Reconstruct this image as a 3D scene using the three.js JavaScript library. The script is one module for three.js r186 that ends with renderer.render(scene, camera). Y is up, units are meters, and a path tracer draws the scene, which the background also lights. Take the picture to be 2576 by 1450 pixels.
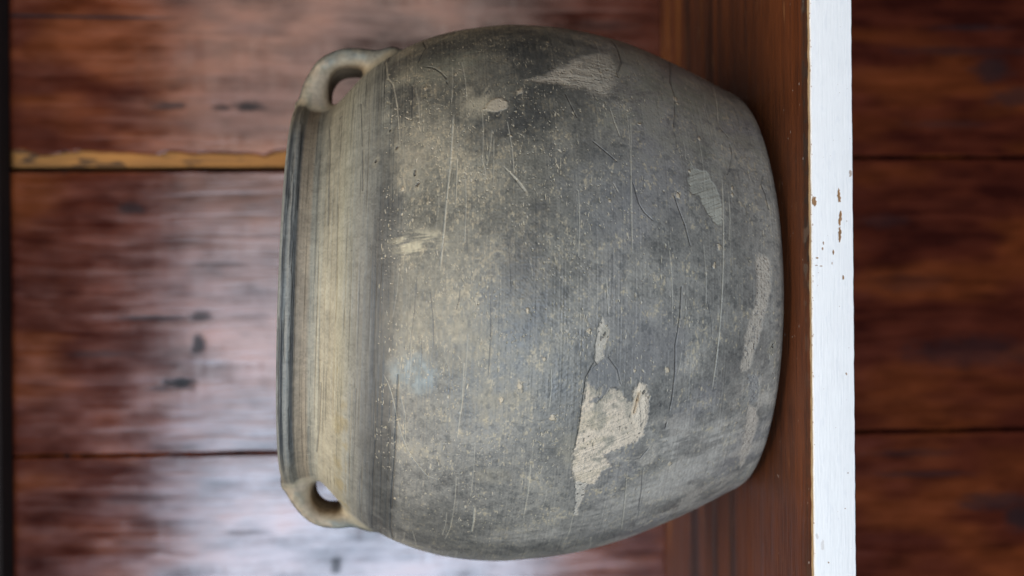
import * as THREE from 'three';
import { RectAreaLightUniformsLib } from 'three/addons/lights/RectAreaLightUniformsLib.js';
import { RoundedBoxGeometry } from 'three/addons/geometries/RoundedBoxGeometry.js';

// ---------------------------------------------------------------- camera, light, exposure
// metres; the shelf top is y = 0, the pot stands on it at x = z = 0, the camera looks along -z and is held on its side
const U = 0.00016;                                   // the pot is measured in units of 0.16 mm
const scene = new THREE.Scene();
const camera = new THREE.PerspectiveCamera(24.78, 16 / 9, 0.05, 20);
const roll = THREE.MathUtils.degToRad(0.47), pitch = Math.atan(238 / 3300), EYE = 816 * U, FAR = 3300 * U;
camera.position.set(0, EYE, FAR);
camera.up.set(Math.cos(roll), -Math.sin(roll), 0);
camera.lookAt(0, EYE - Math.tan(pitch), FAR - 1);
camera.focus = 0.44;
camera.userData.fStop = camera.getFocalLength() / 6; // an iris of 6 mm
scene.add(camera);
const renderer = new THREE.WebGLRenderer({ antialias: true });
renderer.toneMapping = THREE.LinearToneMapping;
renderer.toneMappingExposure = 1.06;
renderer.shadowMap.enabled = true;
RectAreaLightUniformsLib.init();
// the window opposite the shelf: [x centre, y centre, width, height, radiance, colour]
const PANES = [
  [-1.25, 0.26, 1.80, 0.82, 11.5, [0.78, 0.97, 1.22]],
  [-0.12, 0.26, 0.46, 0.82, 6.2, [0.94, 0.97, 1.09]],
  [0.68, 0.26, 1.14, 0.82, 1.7, [1.12, 0.97, 0.88]],
];
const WINDOW_Z = 2.2;
const TOP_LIGHT = { at: [-0.40, 1.4, 0.45], size: [1.8, 1.0], power: 3.0, colour: [1.13, 1.0, 0.84] };   // added overhead light panel, put in to shade under the pot's belly

// ---------------------------------------------------------------- helpers
let seed = 12345;
const rnd = () => { seed = (seed + 0x6d2b79f5) | 0; let t = Math.imul(seed ^ (seed >>> 15), 1 | seed); t = (t + Math.imul(t ^ (t >>> 7), 61 | t)) ^ t; return ((t ^ (t >>> 14)) >>> 0) / 4294967296; };
const PERM = new Uint8Array(512), VAL = new Float32Array(256);
for (let i = 0; i < 256; i++) { PERM[i] = i; VAL[i] = rnd(); }
for (let i = 255; i > 0; i--) { const j = Math.floor(rnd() * (i + 1)), t = PERM[i]; PERM[i] = PERM[j]; PERM[j] = t; }
for (let i = 0; i < 256; i++) PERM[256 + i] = PERM[i];
function noise(x, y, z) {                            // smooth value noise, 0 to 1
  const xf = Math.floor(x), yf = Math.floor(y), zf = Math.floor(z);
  let a = x - xf, b = y - yf, c = z - zf;
  a = a * a * (3 - 2 * a); b = b * b * (3 - 2 * b); c = c * c * (3 - 2 * c);
  const X0 = xf & 255, X1 = (xf + 1) & 255, Y0 = yf & 255, Y1 = (yf + 1) & 255, Z0 = zf & 255, Z1 = (zf + 1) & 255;
  const p00 = PERM[PERM[X0] + Y0], p01 = PERM[PERM[X0] + Y1], p10 = PERM[PERM[X1] + Y0], p11 = PERM[PERM[X1] + Y1];
  const v = (p, q) => VAL[PERM[p + q]];
  const e = v(p00, Z0) + a * (v(p10, Z0) - v(p00, Z0)), f = v(p01, Z0) + a * (v(p11, Z0) - v(p01, Z0));
  const g = v(p00, Z1) + a * (v(p10, Z1) - v(p00, Z1)), h = v(p01, Z1) + a * (v(p11, Z1) - v(p01, Z1));
  const i = e + b * (f - e), j = g + b * (h - g);
  return i + c * (j - i);
}
const fbm = (x, y, z, n = 3) => { let s = 0, w = 0.5, t = 0; for (let i = 0; i < n; i++) { s += w * noise(x, y, z); t += w; w *= 0.55; x = x * 2.03 + 17.1; y = y * 2.03 + 5.7; z = z * 2.03 + 9.3; } return s / t; };
const clamp = (x, a = 0, b = 1) => Math.min(b, Math.max(a, x));
const step = (a, b, x) => { const t = clamp((x - a) / (b - a)); return t * t * (3 - 2 * t); };
const lerp = (a, b, t) => a + (b - a) * t;
const toSRGB = (x) => { x = clamp(x); return Math.round(255 * (x <= 0.0031308 ? 12.92 * x : 1.055 * Math.pow(x, 1 / 2.4) - 0.055)); };
function colorTexture(w, h, col) {                   // linear colours, three floats a texel, first row at v = 0
  const d = new Uint8Array(w * h * 4);
  for (let i = 0; i < w * h; i++) { for (let c = 0; c < 3; c++) d[i * 4 + c] = toSRGB(col[i * 3 + c]); d[i * 4 + 3] = 255; }
  const t = new THREE.DataTexture(d, w, h); t.colorSpace = THREE.SRGBColorSpace; return finish(t);
}
function greyTexture(w, h, val) {
  const d = new Uint8Array(w * h * 4);
  for (let i = 0; i < w * h; i++) { const g = Math.round(255 * clamp(val[i])); d[i * 4] = d[i * 4 + 1] = d[i * 4 + 2] = g; d[i * 4 + 3] = 255; }
  return finish(new THREE.DataTexture(d, w, h));
}
function glossTexture(w, h, val) {                   // strength of the reflection, read from alpha
  const d = new Uint8Array(w * h * 4).fill(255);
  for (let i = 0; i < w * h; i++) d[i * 4 + 3] = Math.round(255 * clamp(val[i]));
  return finish(new THREE.DataTexture(d, w, h));
}
function finish(t) { t.magFilter = THREE.LinearFilter; t.minFilter = THREE.LinearFilter; t.wrapS = t.wrapT = THREE.MirroredRepeatWrapping; t.needsUpdate = true; return t; }
function mesh(name, geometry, material, parent = scene) {
  const m = new THREE.Mesh(geometry, material); m.name = name; m.castShadow = m.receiveShadow = true; parent.add(m); return m;
}
function group(name, data) { const g = new THREE.Group(); g.name = name; Object.assign(g.userData, data); scene.add(g); return g; }
// ---------------------------------------------------------------- the wall of planks behind the shelf
const WZ = -1030 * U;                                 // front face of the planks
const WS = 1.309 * U;                                // metres at the wall for one unit of the plan (v across, u down)
const wx = (v) => -(v - 725) * WS, wy = (u) => EYE - 4330 * U * Math.tan(Math.atan((u - 1288) / 3300) + pitch);
const uOf = (y) => 1288 + 3300 * Math.tan(Math.atan((EYE - y) / (4330 * U)) - pitch);
// marks in the wood of the upper planks, in plan units: [u, v, half length along the grain, half width, strength]
const KNOTS = [[430, 265, 60, 12, 0.75], [630, 268, 55, 16, 0.95], [560, 272, 30, 12, 0.8], [498, 858, 22, 34, 0.95], [450, 955, 48, 20, 1], [400, 968, 40, 8, 0.6], [500, 786, 34, 18, 0.85], [380, 792, 130, 8, 0.75], [840, 1415, 18, 26, 0.8], [610, 1330, 70, 9, 0.55], [330, 520, 40, 20, 0.7],
  [250, 880, 90, 12, 0.5], [560, 660, 130, 7, 0.4], [900, 1195, 120, 7, 0.6], [330, 1240, 120, 16, 0.4], [700, 590, 200, 6, 0.35], [1500, 60, 120, 18, 0.4]];
const LOWKNOTS = [[2430, 120, 200, 14, 0.6], [2440, 60, 120, 12, 0.7], [2500, 170, 60, 40, 0.9], [2560, 240, 90, 30, 0.8], [2380, 310, 120, 14, 0.5], [2290, 1160, 150, 14, 0.55], [2330, 1215, 160, 10, 0.7], [2500, 1290, 120, 30, 0.8], [2560, 1330, 40, 50, 0.9], [2450, 900, 220, 50, 0.6], [2300, 720, 120, 30, 0.35], [2230, 560, 70, 26, 0.5]];
function woodMaps(w, h, u0, u1, v0, v1, knots, low) {  // grain runs along u (upright in the room)
  const col = new Float32Array(w * h * 3), bump = new Float32Array(w * h), rough = new Float32Array(w * h), gloss = new Float32Array(w * h);
  for (let j = 0; j < h; j++) for (let i = 0; i < w; i++) {
    const v = lerp(v1, v0, (i + 0.5) / w), u = uOf(lerp(wy(u1), wy(u0), (j + 0.5) / h));   // texture x = room x, texture y = room y
    const bend = 30 * (fbm(u / 260, v / 160, 3.1, 2) - 0.5);
    const g1 = fbm(u / 300, (v + bend) / 16, 1.7, 3), g2 = noise(u / 90, (v + bend) / 3.2, 8.4), big = fbm(u / 330, v / 120, 5.2, 3), bl = fbm(u / 90, v / 40, 2.2, 3);
    let t = clamp(0.40 + 0.5 * (g1 - 0.5) + 0.25 * (g2 - 0.5) + 1.1 * (bl - 0.5) + 0.7 * (big - 0.5));
    let r = lerp(0.034, 0.120, t), g = lerp(0.0072, 0.0245, t), b = lerp(0.0042, 0.0090, t);
    const warm = step(0.5, 0.72, big); r *= 1 + 0.5 * warm; g *= 1 + 0.7 * warm; b *= 1 + 0.1 * warm;
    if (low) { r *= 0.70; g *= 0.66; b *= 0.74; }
    let dark = 0;
    for (const k of knots) {
      const du = (u - k[0]) / k[2], dv = (v - k[1]) / k[3], q = du * du + dv * dv;
      if (q < 3.5) dark = Math.max(dark, k[4] * (1 - step(0.35, 1.15, Math.sqrt(q) + 0.9 * (fbm(u / 24, v / 12, 4.4, 3) - 0.5))));
    }
    let crack = 0;
    if (!low) { const cv = 44 + 6 * (noise(u / 120, 0.5, 7) - 0.5) + 0.012 * u; crack = (1 - step(1.5, 6, Math.abs(v - cv))) * (1 - step(330, 520, u)); }
    dark = Math.max(low ? dark * 0.7 : dark, 0.92 * crack);
    r = lerp(r, 0.014, dark); g = lerp(g, 0.012, dark); b = lerp(b, 0.013, dark);
    const o = j * w + i; col[o * 3] = r; col[o * 3 + 1] = g; col[o * 3 + 2] = b;
    bump[o] = clamp(0.5 + 0.5 * (g1 - 0.5) + 0.22 * (g2 - 0.5) + 0.6 * (fbm(u / 150, v / 45, 12.2, 2) - 0.5) - 0.35 * crack - 0.12 * dark);
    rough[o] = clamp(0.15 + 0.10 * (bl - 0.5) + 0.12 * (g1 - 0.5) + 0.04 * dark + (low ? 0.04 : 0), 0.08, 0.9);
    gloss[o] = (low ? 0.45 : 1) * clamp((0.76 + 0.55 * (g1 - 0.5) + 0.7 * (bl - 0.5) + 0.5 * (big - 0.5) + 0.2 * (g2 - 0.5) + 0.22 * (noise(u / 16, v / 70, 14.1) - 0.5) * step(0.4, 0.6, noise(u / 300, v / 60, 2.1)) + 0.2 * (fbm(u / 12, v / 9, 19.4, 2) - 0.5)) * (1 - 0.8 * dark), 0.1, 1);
  }
  return [colorTexture(w, h, col), greyTexture(w, h, bump), greyTexture(w, h, rough), glossTexture(w, h, gloss)];
}
function woodMaterial(name, w, h, u0, u1, v0, v1, knots, low) {
  const maps = woodMaps(w, h, u0, u1, v0, v1, knots, low), x0 = wx(v1), x1 = wx(v0), y0 = wy(u1), y1 = wy(u0);
  for (const t of maps) { t.repeat.set(1 / (x1 - x0), 1 / (y1 - y0)); t.offset.set(-x0 / (x1 - x0), -y0 / (y1 - y0)); }
  return new THREE.MeshPhysicalMaterial({ name, map: maps[0], bumpMap: maps[1], bumpScale: 0.00022, roughnessMap: maps[2], roughness: 1, ior: 1.62, specularIntensityMap: maps[3] });
}
const plankWood = woodMaterial('varnished plank wood', 1280, 1536, -60, 1700, -250, 1700, KNOTS, false);
const lowWood = woodMaterial('dark plank wood', 900, 640, 1850, 2750, -250, 1700, LOWKNOTS, true);
const wall = group('wall', { kind: 'structure', label: 'dark varnished wall of upright wooden planks behind the shelf' });
function plank(v0, v1, u0, u1, ragged0, ragged1, material, tilt = 0) {   // edges at v0 and v1 wander by ragged (plan units)
  const s = new THREE.Shape(), n = 70, pts = [];
  for (let i = 0; i <= n; i++) { const u = lerp(u0, u1, i / n); pts.push([wx(v0 + ragged0 * (fbm(u / 70, v0, 3.3, 3) - 0.5)), wy(u)]); }
  for (let i = n; i >= 0; i--) { const u = lerp(u0, u1, i / n); pts.push([wx(v1 + ragged1 * (fbm(u / 55, v1, 6.1, 3) - 0.5)), wy(u)]); }
  s.setFromPoints(pts.map((p) => new THREE.Vector2(...p)));
  const g = new THREE.ExtrudeGeometry(s, { depth: 0.016, bevelEnabled: true, bevelThickness: 0.0012, bevelSize: 0.0010, bevelOffset: -0.0010, bevelSegments: 2, curveSegments: 1 });
  const m = mesh('plank', g, material, wall);
  m.position.z = WZ - 0.0172; m.rotation.y = tilt;
  return m;
}
const hinge = (m, v0, v1, tilt) => { const c = (wx(v0) + wx(v1)) / 2; m.rotation.y = tilt; m.position.x = c - c * Math.cos(tilt); m.position.z += c * Math.sin(tilt); };
hinge(plank(-330, 384, -40, 1672, 5, 30, plankWood), -330, 380, 0.004);
hinge(plank(428, 1129, -40, 1672, 4, 5, plankWood), 425, 1129, -0.003);
hinge(plank(1134, 1790, -40, 1672, 5, 5, plankWood), 1134, 1790, 0.002);
hinge(plank(-330, 393, 1700, 2790, 5, 5, lowWood), -330, 393, 0);
hinge(plank(400, 1100, 1700, 2790, 4, 5, lowWood), 400, 1100, 0.003);
hinge(plank(1107, 1790, 1700, 2790, 5, 5, lowWood), 1107, 1790, -0.003);
{ // pale unvarnished batten that shows in the widest joint, and the dark boarding behind all joints
  const w = 256, h = 1024, col = new Float32Array(w * h * 3);
  for (let j = 0; j < h; j++) for (let i = 0; i < w; i++) {
    const t = fbm(i / 14, j / 120, 2.5, 3), k = fbm(i / 40, j / 60, 7.7, 2), o = (j * w + i) * 3, m = 0.75 + 0.7 * (t - 0.5) + 0.5 * (k - 0.5);
    const ch = 1 - 0.75 * step(0.6, 0.72, fbm(i / 60, j / 40, 27, 3)); col[o] = 0.36 * m * ch; col[o + 1] = 0.148 * m * ch; col[o + 2] = 0.026 * m * ch;
  }
  const pale = new THREE.MeshStandardMaterial({ name: 'raw pale wood', map: colorTexture(w, h, col), roughness: 0.8 });
  const b = mesh('batten', new RoundedBoxGeometry(54 * WS, wy(-30) - wy(1672), 0.008, 2, 0.001), pale, wall);
  b.position.set(wx(389), (wy(-30) + wy(1672)) / 2, WZ - 0.0075); b.userData.label = 'pale yellow raw batten showing in the widest plank joint';
  const back = new THREE.MeshStandardMaterial({ name: 'sooty backing wood', color: new THREE.Color().setRGB(0.016, 0.010, 0.007), roughness: 0.95 });
  const k = mesh('backing_board', new THREE.BoxGeometry(2300 * WS, wy(-60) - wy(2790), 0.012), back, wall);
  k.position.set(0, (wy(-60) + wy(2790)) / 2, WZ - 0.026);
  const rail = mesh('rail', new RoundedBoxGeometry(2300 * WS, 0.12, 0.022, 3, 0.003), back, wall);  // near-black colour stands in for the shade on the rail's unlit face
  rail.position.set(0, wy(31) + 0.06, WZ + 0.0112);
}

// ---------------------------------------------------------------- the shelf
const SF = (3300 - 2667) * U, SH = 0.0144, SL = 0.42;           // front of the painted edge, thickness, length
const shelf = group('shelf', { label: 'brown wooden shelf board with chipped white painted front edge under the grey pot', category: 'shelf' });
{
  const D = SF - 0.0026 - WZ, w = 1024, h = 1024;    // texture: x across the length, y over the depth
  const col = new Float32Array(w * h * 3), bump = new Float32Array(w * h), rough = new Float32Array(w * h);
  for (let j = 0; j < h; j++) for (let i = 0; i < w; i++) {
    const x = (i / w - 0.5) * SL * 1000, z = (1 - (j + 0.5) / h) * D * 1000;  // mm; z = distance from the front
    const bend = 5 * (fbm(x / 130, z / 60, 9.1, 2) - 0.5);
    const g1 = fbm(x / 110, (z + bend) / 7, 4.2, 3), g2 = noise(x / 22, (z + bend) / 1.1, 2.9), g3 = noise(x / 5, z / 0.9, 6.6), big = fbm(x / 120, z / 40, 3.5, 2);
    const t = clamp(0.45 + 0.75 * (g1 - 0.5) + 0.4 * (g2 - 0.5) + 0.3 * (g3 - 0.5) + 0.8 * (big - 0.5) + 0.4 * (fbm(x / 9, z / 5, 17.2, 3) - 0.5));
    let r = lerp(0.040, 0.135, t), g = lerp(0.0105, 0.037, t), b = lerp(0.0030, 0.009, t);
    const front = (1 - step(6, 10, z + 3 * (noise(x / 30, 1.2, 8) - 0.5))) * (0.35 + 0.65 * step(-12, 12, x)); // worn dark band along the front
    const grit = front * step(0.5, 0.75, noise(x / 2.2, z / 2.6, 1.9));
    r *= 1 - 0.5 * front; g *= 1 - 0.38 * front; b *= 1 - 0.1 * front;
    r = lerp(r, 0.03, 0.55 * grit); g = lerp(g, 0.026, 0.55 * grit); b = lerp(b, 0.022, 0.55 * grit);
    const wornGrey = front * step(0.66, 0.8, noise(x / 3, z / 5, 3.9)) * step(0.45, 0.6, noise(x / 60, 2.2, 4.4));
    r = lerp(r, 0.14, 0.5 * wornGrey); g = lerp(g, 0.11, 0.5 * wornGrey); b = lerp(b, 0.085, 0.5 * wornGrey);
    const gold = step(0.62, 0.8, fbm(x / 60, z / 9, 11.3, 2)) * step(90, 150, z);  // orange streaks far back
    r = lerp(r, 0.24, 0.4 * gold); g = lerp(g, 0.095, 0.4 * gold); b = lerp(b, 0.016, 0.4 * gold);
    const dk = step(0.52, 0.7, fbm(x / 200, z / 16, 15.3, 2)) * step(50, 120, z); r *= 1 - 0.65 * dk; g *= 1 - 0.65 * dk; b *= 1 - 0.6 * dk;
    const scr = step(0.84, 0.92, noise(x / 9, z / 0.7, 21.3)) * step(0.55, 0.7, noise(x / 30, z / 14, 7.3)); r = lerp(r, 0.42, 0.5 * scr); g = lerp(g, 0.22, 0.5 * scr); b = lerp(b, 0.09, 0.5 * scr);
    const o = j * w + i; col[o * 3] = r; col[o * 3 + 1] = g; col[o * 3 + 2] = b;
    bump[o] = clamp(0.5 + 0.4 * (g1 - 0.5) + 0.3 * (g2 - 0.5) + 0.2 * (g3 - 0.5) - 0.2 * grit);
    rough[o] = clamp(0.5 + 0.2 * (g1 - 0.5) + 0.25 * front + 0.2 * grit);
  }
  for (let k = 0; k < 60; k++) {                     // drops of white paint
    const x = (rnd() - 0.5) * 300, z = 3 + rnd() * rnd() * 60, s = 0.22 + 0.6 * rnd() * rnd() * rnd(), cx = (x / 1000 / SL + 0.5) * w, cy = (1 - z / 1000 / D) * h;
    for (let j = Math.floor(cy - 4); j <= cy + 4; j++) for (let i = Math.floor(cx - 3); i <= cx + 3; i++) {
      if (i < 0 || j < 0 || i >= w || j >= h) continue;
      const dx = (i - cx) / w * SL * 1000, dz = (j - cy) / h * D * 1000, q = 0.8 * (1 - step(s * 0.5, s, Math.hypot(dx, dz)));
      for (let c = 0; c < 3; c++) col[(j * w + i) * 3 + c] = lerp(col[(j * w + i) * 3 + c], 0.7, q);
    }
  }
  const boardWood = new THREE.MeshPhysicalMaterial({ name: 'brown shelf wood', map: colorTexture(w, h, col), bumpMap: greyTexture(w, h, bump), bumpScale: 0.0004, roughnessMap: greyTexture(w, h, rough), roughness: 1, ior: 1.5, specularIntensity: 0.5 });
  const bg = new RoundedBoxGeometry(SL, SH, D, 3, 0.0012), p = bg.attributes.position, uv = bg.attributes.uv;
  for (let i = 0; i < p.count; i++) uv.setXY(i, p.getX(i) / SL + 0.5, 1 - (p.getZ(i) / D + 0.5) > 0 ? 1 - (0.5 - p.getZ(i) / D) : 0);
  for (let i = 0; i < p.count; i++) uv.setXY(i, p.getX(i) / SL + 0.5, p.getZ(i) / D + 0.5);   // v = 1 at the front: rows there hold z near 0
  const board = mesh('board', bg, boardWood, shelf); board.position.set(0, -SH / 2, WZ + D / 2 + 0.0006);
  // bare wood layer between the board and the paint
  const bare = new THREE.MeshStandardMaterial({ name: 'bare tan wood edge', color: new THREE.Color().setRGB(0.30, 0.20, 0.10), roughness: 0.85 });
  const layer = mesh('bare_layer', edgeStrip(SL, SH + 0.0002, 0.0016, 0.00022, 4.1), bare, shelf); layer.position.set(0, -SH / 2 + 0.0002, SF - 0.0018);
  // painted front edge
  const ew = 2048, eh = 96, EL = 0.21, ec = new Float32Array(ew * eh * 3), eb = new Float32Array(ew * eh), er = new Float32Array(ew * eh).fill(0.5);
  const chips = []; // [a along the length in plan units, b across (0 at the top edge, 108 at the lower), half length, half width, depth of tone]
  const CH = [[508, 8, 14, 6, 1.2], [491, 70, 17, 4, 1], [503, 72, 10, 4, 1], [548, 74, 14, 4, 1], [562, 72, 10, 3.5, 1], [590, 72, 20, 4, 1], [606, 72, 9, 2.5, 1], [640, 55, 6, 2, 1], [668, 52, 4, 1.6, 0.8], [705, 80, 7, 2.2, 1], [438, 101, 9, 4, 0.7], [617, 30, 5, 1.6, 0.9], [630, 28, 4, 2.2, 0.9], [654, 14, 2.4, 4, 0.9], [673, 12, 1.6, 4, 0.8], [675, 24, 1.6, 4, 0.8], [952, 86, 4, 2.5, 0.9], [1207, 88, 1.6, 2, 0.9], [1436, 37, 2, 2, 1], [1298, 80, 1.6, 2, 0.8], [560, 90, 3, 2, 0.35], [1390, 22, 14, 5, 0.25], [1368, 9, 8, 4, 0.3]];
  for (const c of CH) chips.push(c);
  for (let k = 0; k < 26; k++) chips.push([rnd() * 1450, rnd() < 0.5 ? 60 + rnd() * 45 : rnd() * 108, 0.7 + 1.2 * rnd() * rnd(), 0.7 + rnd() * rnd(), 0.3 + 0.5 * rnd()]);
  for (let k = 0; k < 34; k++) chips.push([rnd() * 1450, rnd() * 4, 1 + 2.5 * rnd(), 0.8 + rnd(), 0.6]);
  for (let j = 0; j < eh; j++) for (let i = 0; i < ew; i++) {
    const x = ((i + 0.5) / ew - 0.5) * EL, a = 725 - x / (2670 / 3300 * U), b = (1 - (j + 0.5) / eh) * 108, o = j * ew + i;
    const br = noise(a / 60, b / 1.6, 3.3), br2 = fbm(a / 30, b / 6, 8.8, 3), bl = fbm(a / 40, b / 30, 5.5, 2);
    const m = 1 + 0.04 * (br - 0.5) + 0.07 * (br2 - 0.5) + 0.06 * (bl - 0.5), thin = step(0.6, 0.8, br2) * 0.12;
    let r = 0.68 * m - thin * 0.4, g = 0.665 * m - thin * 0.36, bb = 0.63 * m - thin * 0.28, hgt = 0.7 + 0.2 * (br - 0.5) + 0.25 * (br2 - 0.5);
    for (const c of chips) {
      const da = (a - c[0]) / c[2], db = (b - c[1]) / c[3], q = da * da + db * db;
      if (q > 4) continue;
      const k = (1 - step(0.75, 1.05, Math.sqrt(q) + (c[2] > 3 ? 0.9 * (fbm(a / 5, b / 2.5, 1.1, 2) - 0.5) : 0))) * Math.min(1, c[4]);
      const gw = 0.8 + 0.5 * (noise(a / 14, b / 1.3, 4) - 0.5);
      r = lerp(r, 0.26 * gw, k); g = lerp(g, 0.125 * gw, k); bb = lerp(bb, 0.038 * gw, k); hgt -= 0.5 * k;
    }
    ec[o * 3] = r; ec[o * 3 + 1] = g; ec[o * 3 + 2] = bb; eb[o] = hgt; er[o] = 0.42 + 0.15 * (br2 - 0.5);
  }
  const paint = new THREE.MeshPhysicalMaterial({ name: 'chipped white paint', map: colorTexture(ew, eh, ec), bumpMap: greyTexture(ew, eh, eb), bumpScale: 0.00014, roughness: 0.45 });
  const eg = edgeStrip(SL, SH, 0.0012, 0.00016, 7.7), ep = eg.attributes.position;
  for (let i = 0; i < ep.count; i++) eg.attributes.uv.setXY(i, ep.getX(i) / EL + 0.5, ep.getY(i) / SH + 0.5);
  const edge = mesh('painted_edge', eg, paint, shelf); edge.position.set(0, -SH / 2, SF - 0.0006); edge.userData.label = 'white painted front edge with brown chips';
}
function edgeStrip(len, hgt, dep, wander, k) {       // a thin rounded strip whose long edges wander a little
  const g = new RoundedBoxGeometry(len, hgt, dep, 2, dep * 0.35), b = new THREE.BoxGeometry(len, hgt, dep, 400, 4, 2), p = b.attributes.position;
  for (let i = 0; i < p.count; i++) {
    const x = p.getX(i), y = p.getY(i), z = p.getZ(i), e = Math.abs(y) / (hgt / 2);
    const wob = e > 0.9 ? wander * (2 * fbm(x * 260, y > 0 ? 3 : 9, k, 3) - 1) : 0, round = e > 0.9 && Math.abs(z) > dep * 0.4 ? dep * 0.3 : 0;
    p.setXYZ(i, x, y + wob - Math.sign(y) * round, z - (e > 0.9 ? Math.sign(z) * dep * 0.12 : 0));
  }
  g.dispose(); b.computeVertexNormals(); return b;
}
// ---------------------------------------------------------------- the pot
// profile: [radius, drop X] in units of 0.16 mm; X runs down from the rim (751) to the foot (1858)
const FOOT = 1866;
const PROFILE = [[438, 752], [456, 750.5], [463, 752], [468, 757], [469, 763], [468, 768], [469, 774], [467, 779], [462, 784], [458, 791], [456, 802], [456, 820], [462, 838], [482, 860], [504, 880], [527, 900], [557, 935], [582, 970], [606, 1010], [628, 1060], [646, 1120], [658, 1190], [663, 1260], [661, 1330], [652, 1410], [634, 1500], [606, 1590], [570, 1680], [533, 1760], [510, 1806], [500, 1828], [488, 1843], [462, 1855], [415, 1866]];
const curve = new THREE.CatmullRomCurve3(PROFILE.map(([r, X]) => new THREE.Vector3(r, X, 0)), false, 'centripetal');
const NS = 900, SR = new Float32Array(NS + 1), SX = new Float32Array(NS + 1), SA = new Float32Array(NS + 1);
{ const pts = curve.getSpacedPoints(NS); pts.forEach((p, i) => { SR[i] = p.x; SX[i] = p.y; SA[i] = i / NS; }); }
const rowOfX = (X) => { let a = 0, b = NS; while (b - a > 1) { const m = (a + b) >> 1; if (SX[m] < X && !(m < 40 && SX[m] < 752)) a = m; else if (m < 60 && SX[m] < X) a = m; else b = m; } return (a + clamp((X - SX[a]) / Math.max(1e-3, SX[b] - SX[a]))) / NS; };
const radiusAt = (X) => { const s = rowOfX(clamp(X, 753, 1865)) * NS, i = Math.min(NS - 1, Math.floor(s)); return lerp(SR[i], SR[i + 1], s - i); };
const tiltW = (X) => clamp((1840 - X) / 950);
const wobble = (th, X) => 1 + 0.012 * (noise(2.2 * Math.cos(th) + 5, 2.2 * Math.sin(th) + 5, X / 300) - 0.5) * step(1858, 1700, X) + 0.0035 * (noise(5 * Math.cos(th) + 9, 5 * Math.sin(th) + 9, X / 60) - 0.5);
function place(th, r, X, out = new THREE.Vector3()) {  // th = 0 faces the camera, positive towards -x
  const y = r * Math.sin(th);
  const Xw = X - 0.041 * tiltW(X) * y - 11 * Math.sin(th) ** 2 * tiltW(X) ** 3;   // the rim leans and rises towards the handles
  return out.set(-y * U, (FOOT - Xw) * U, r * Math.cos(th) * U);
}
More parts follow.
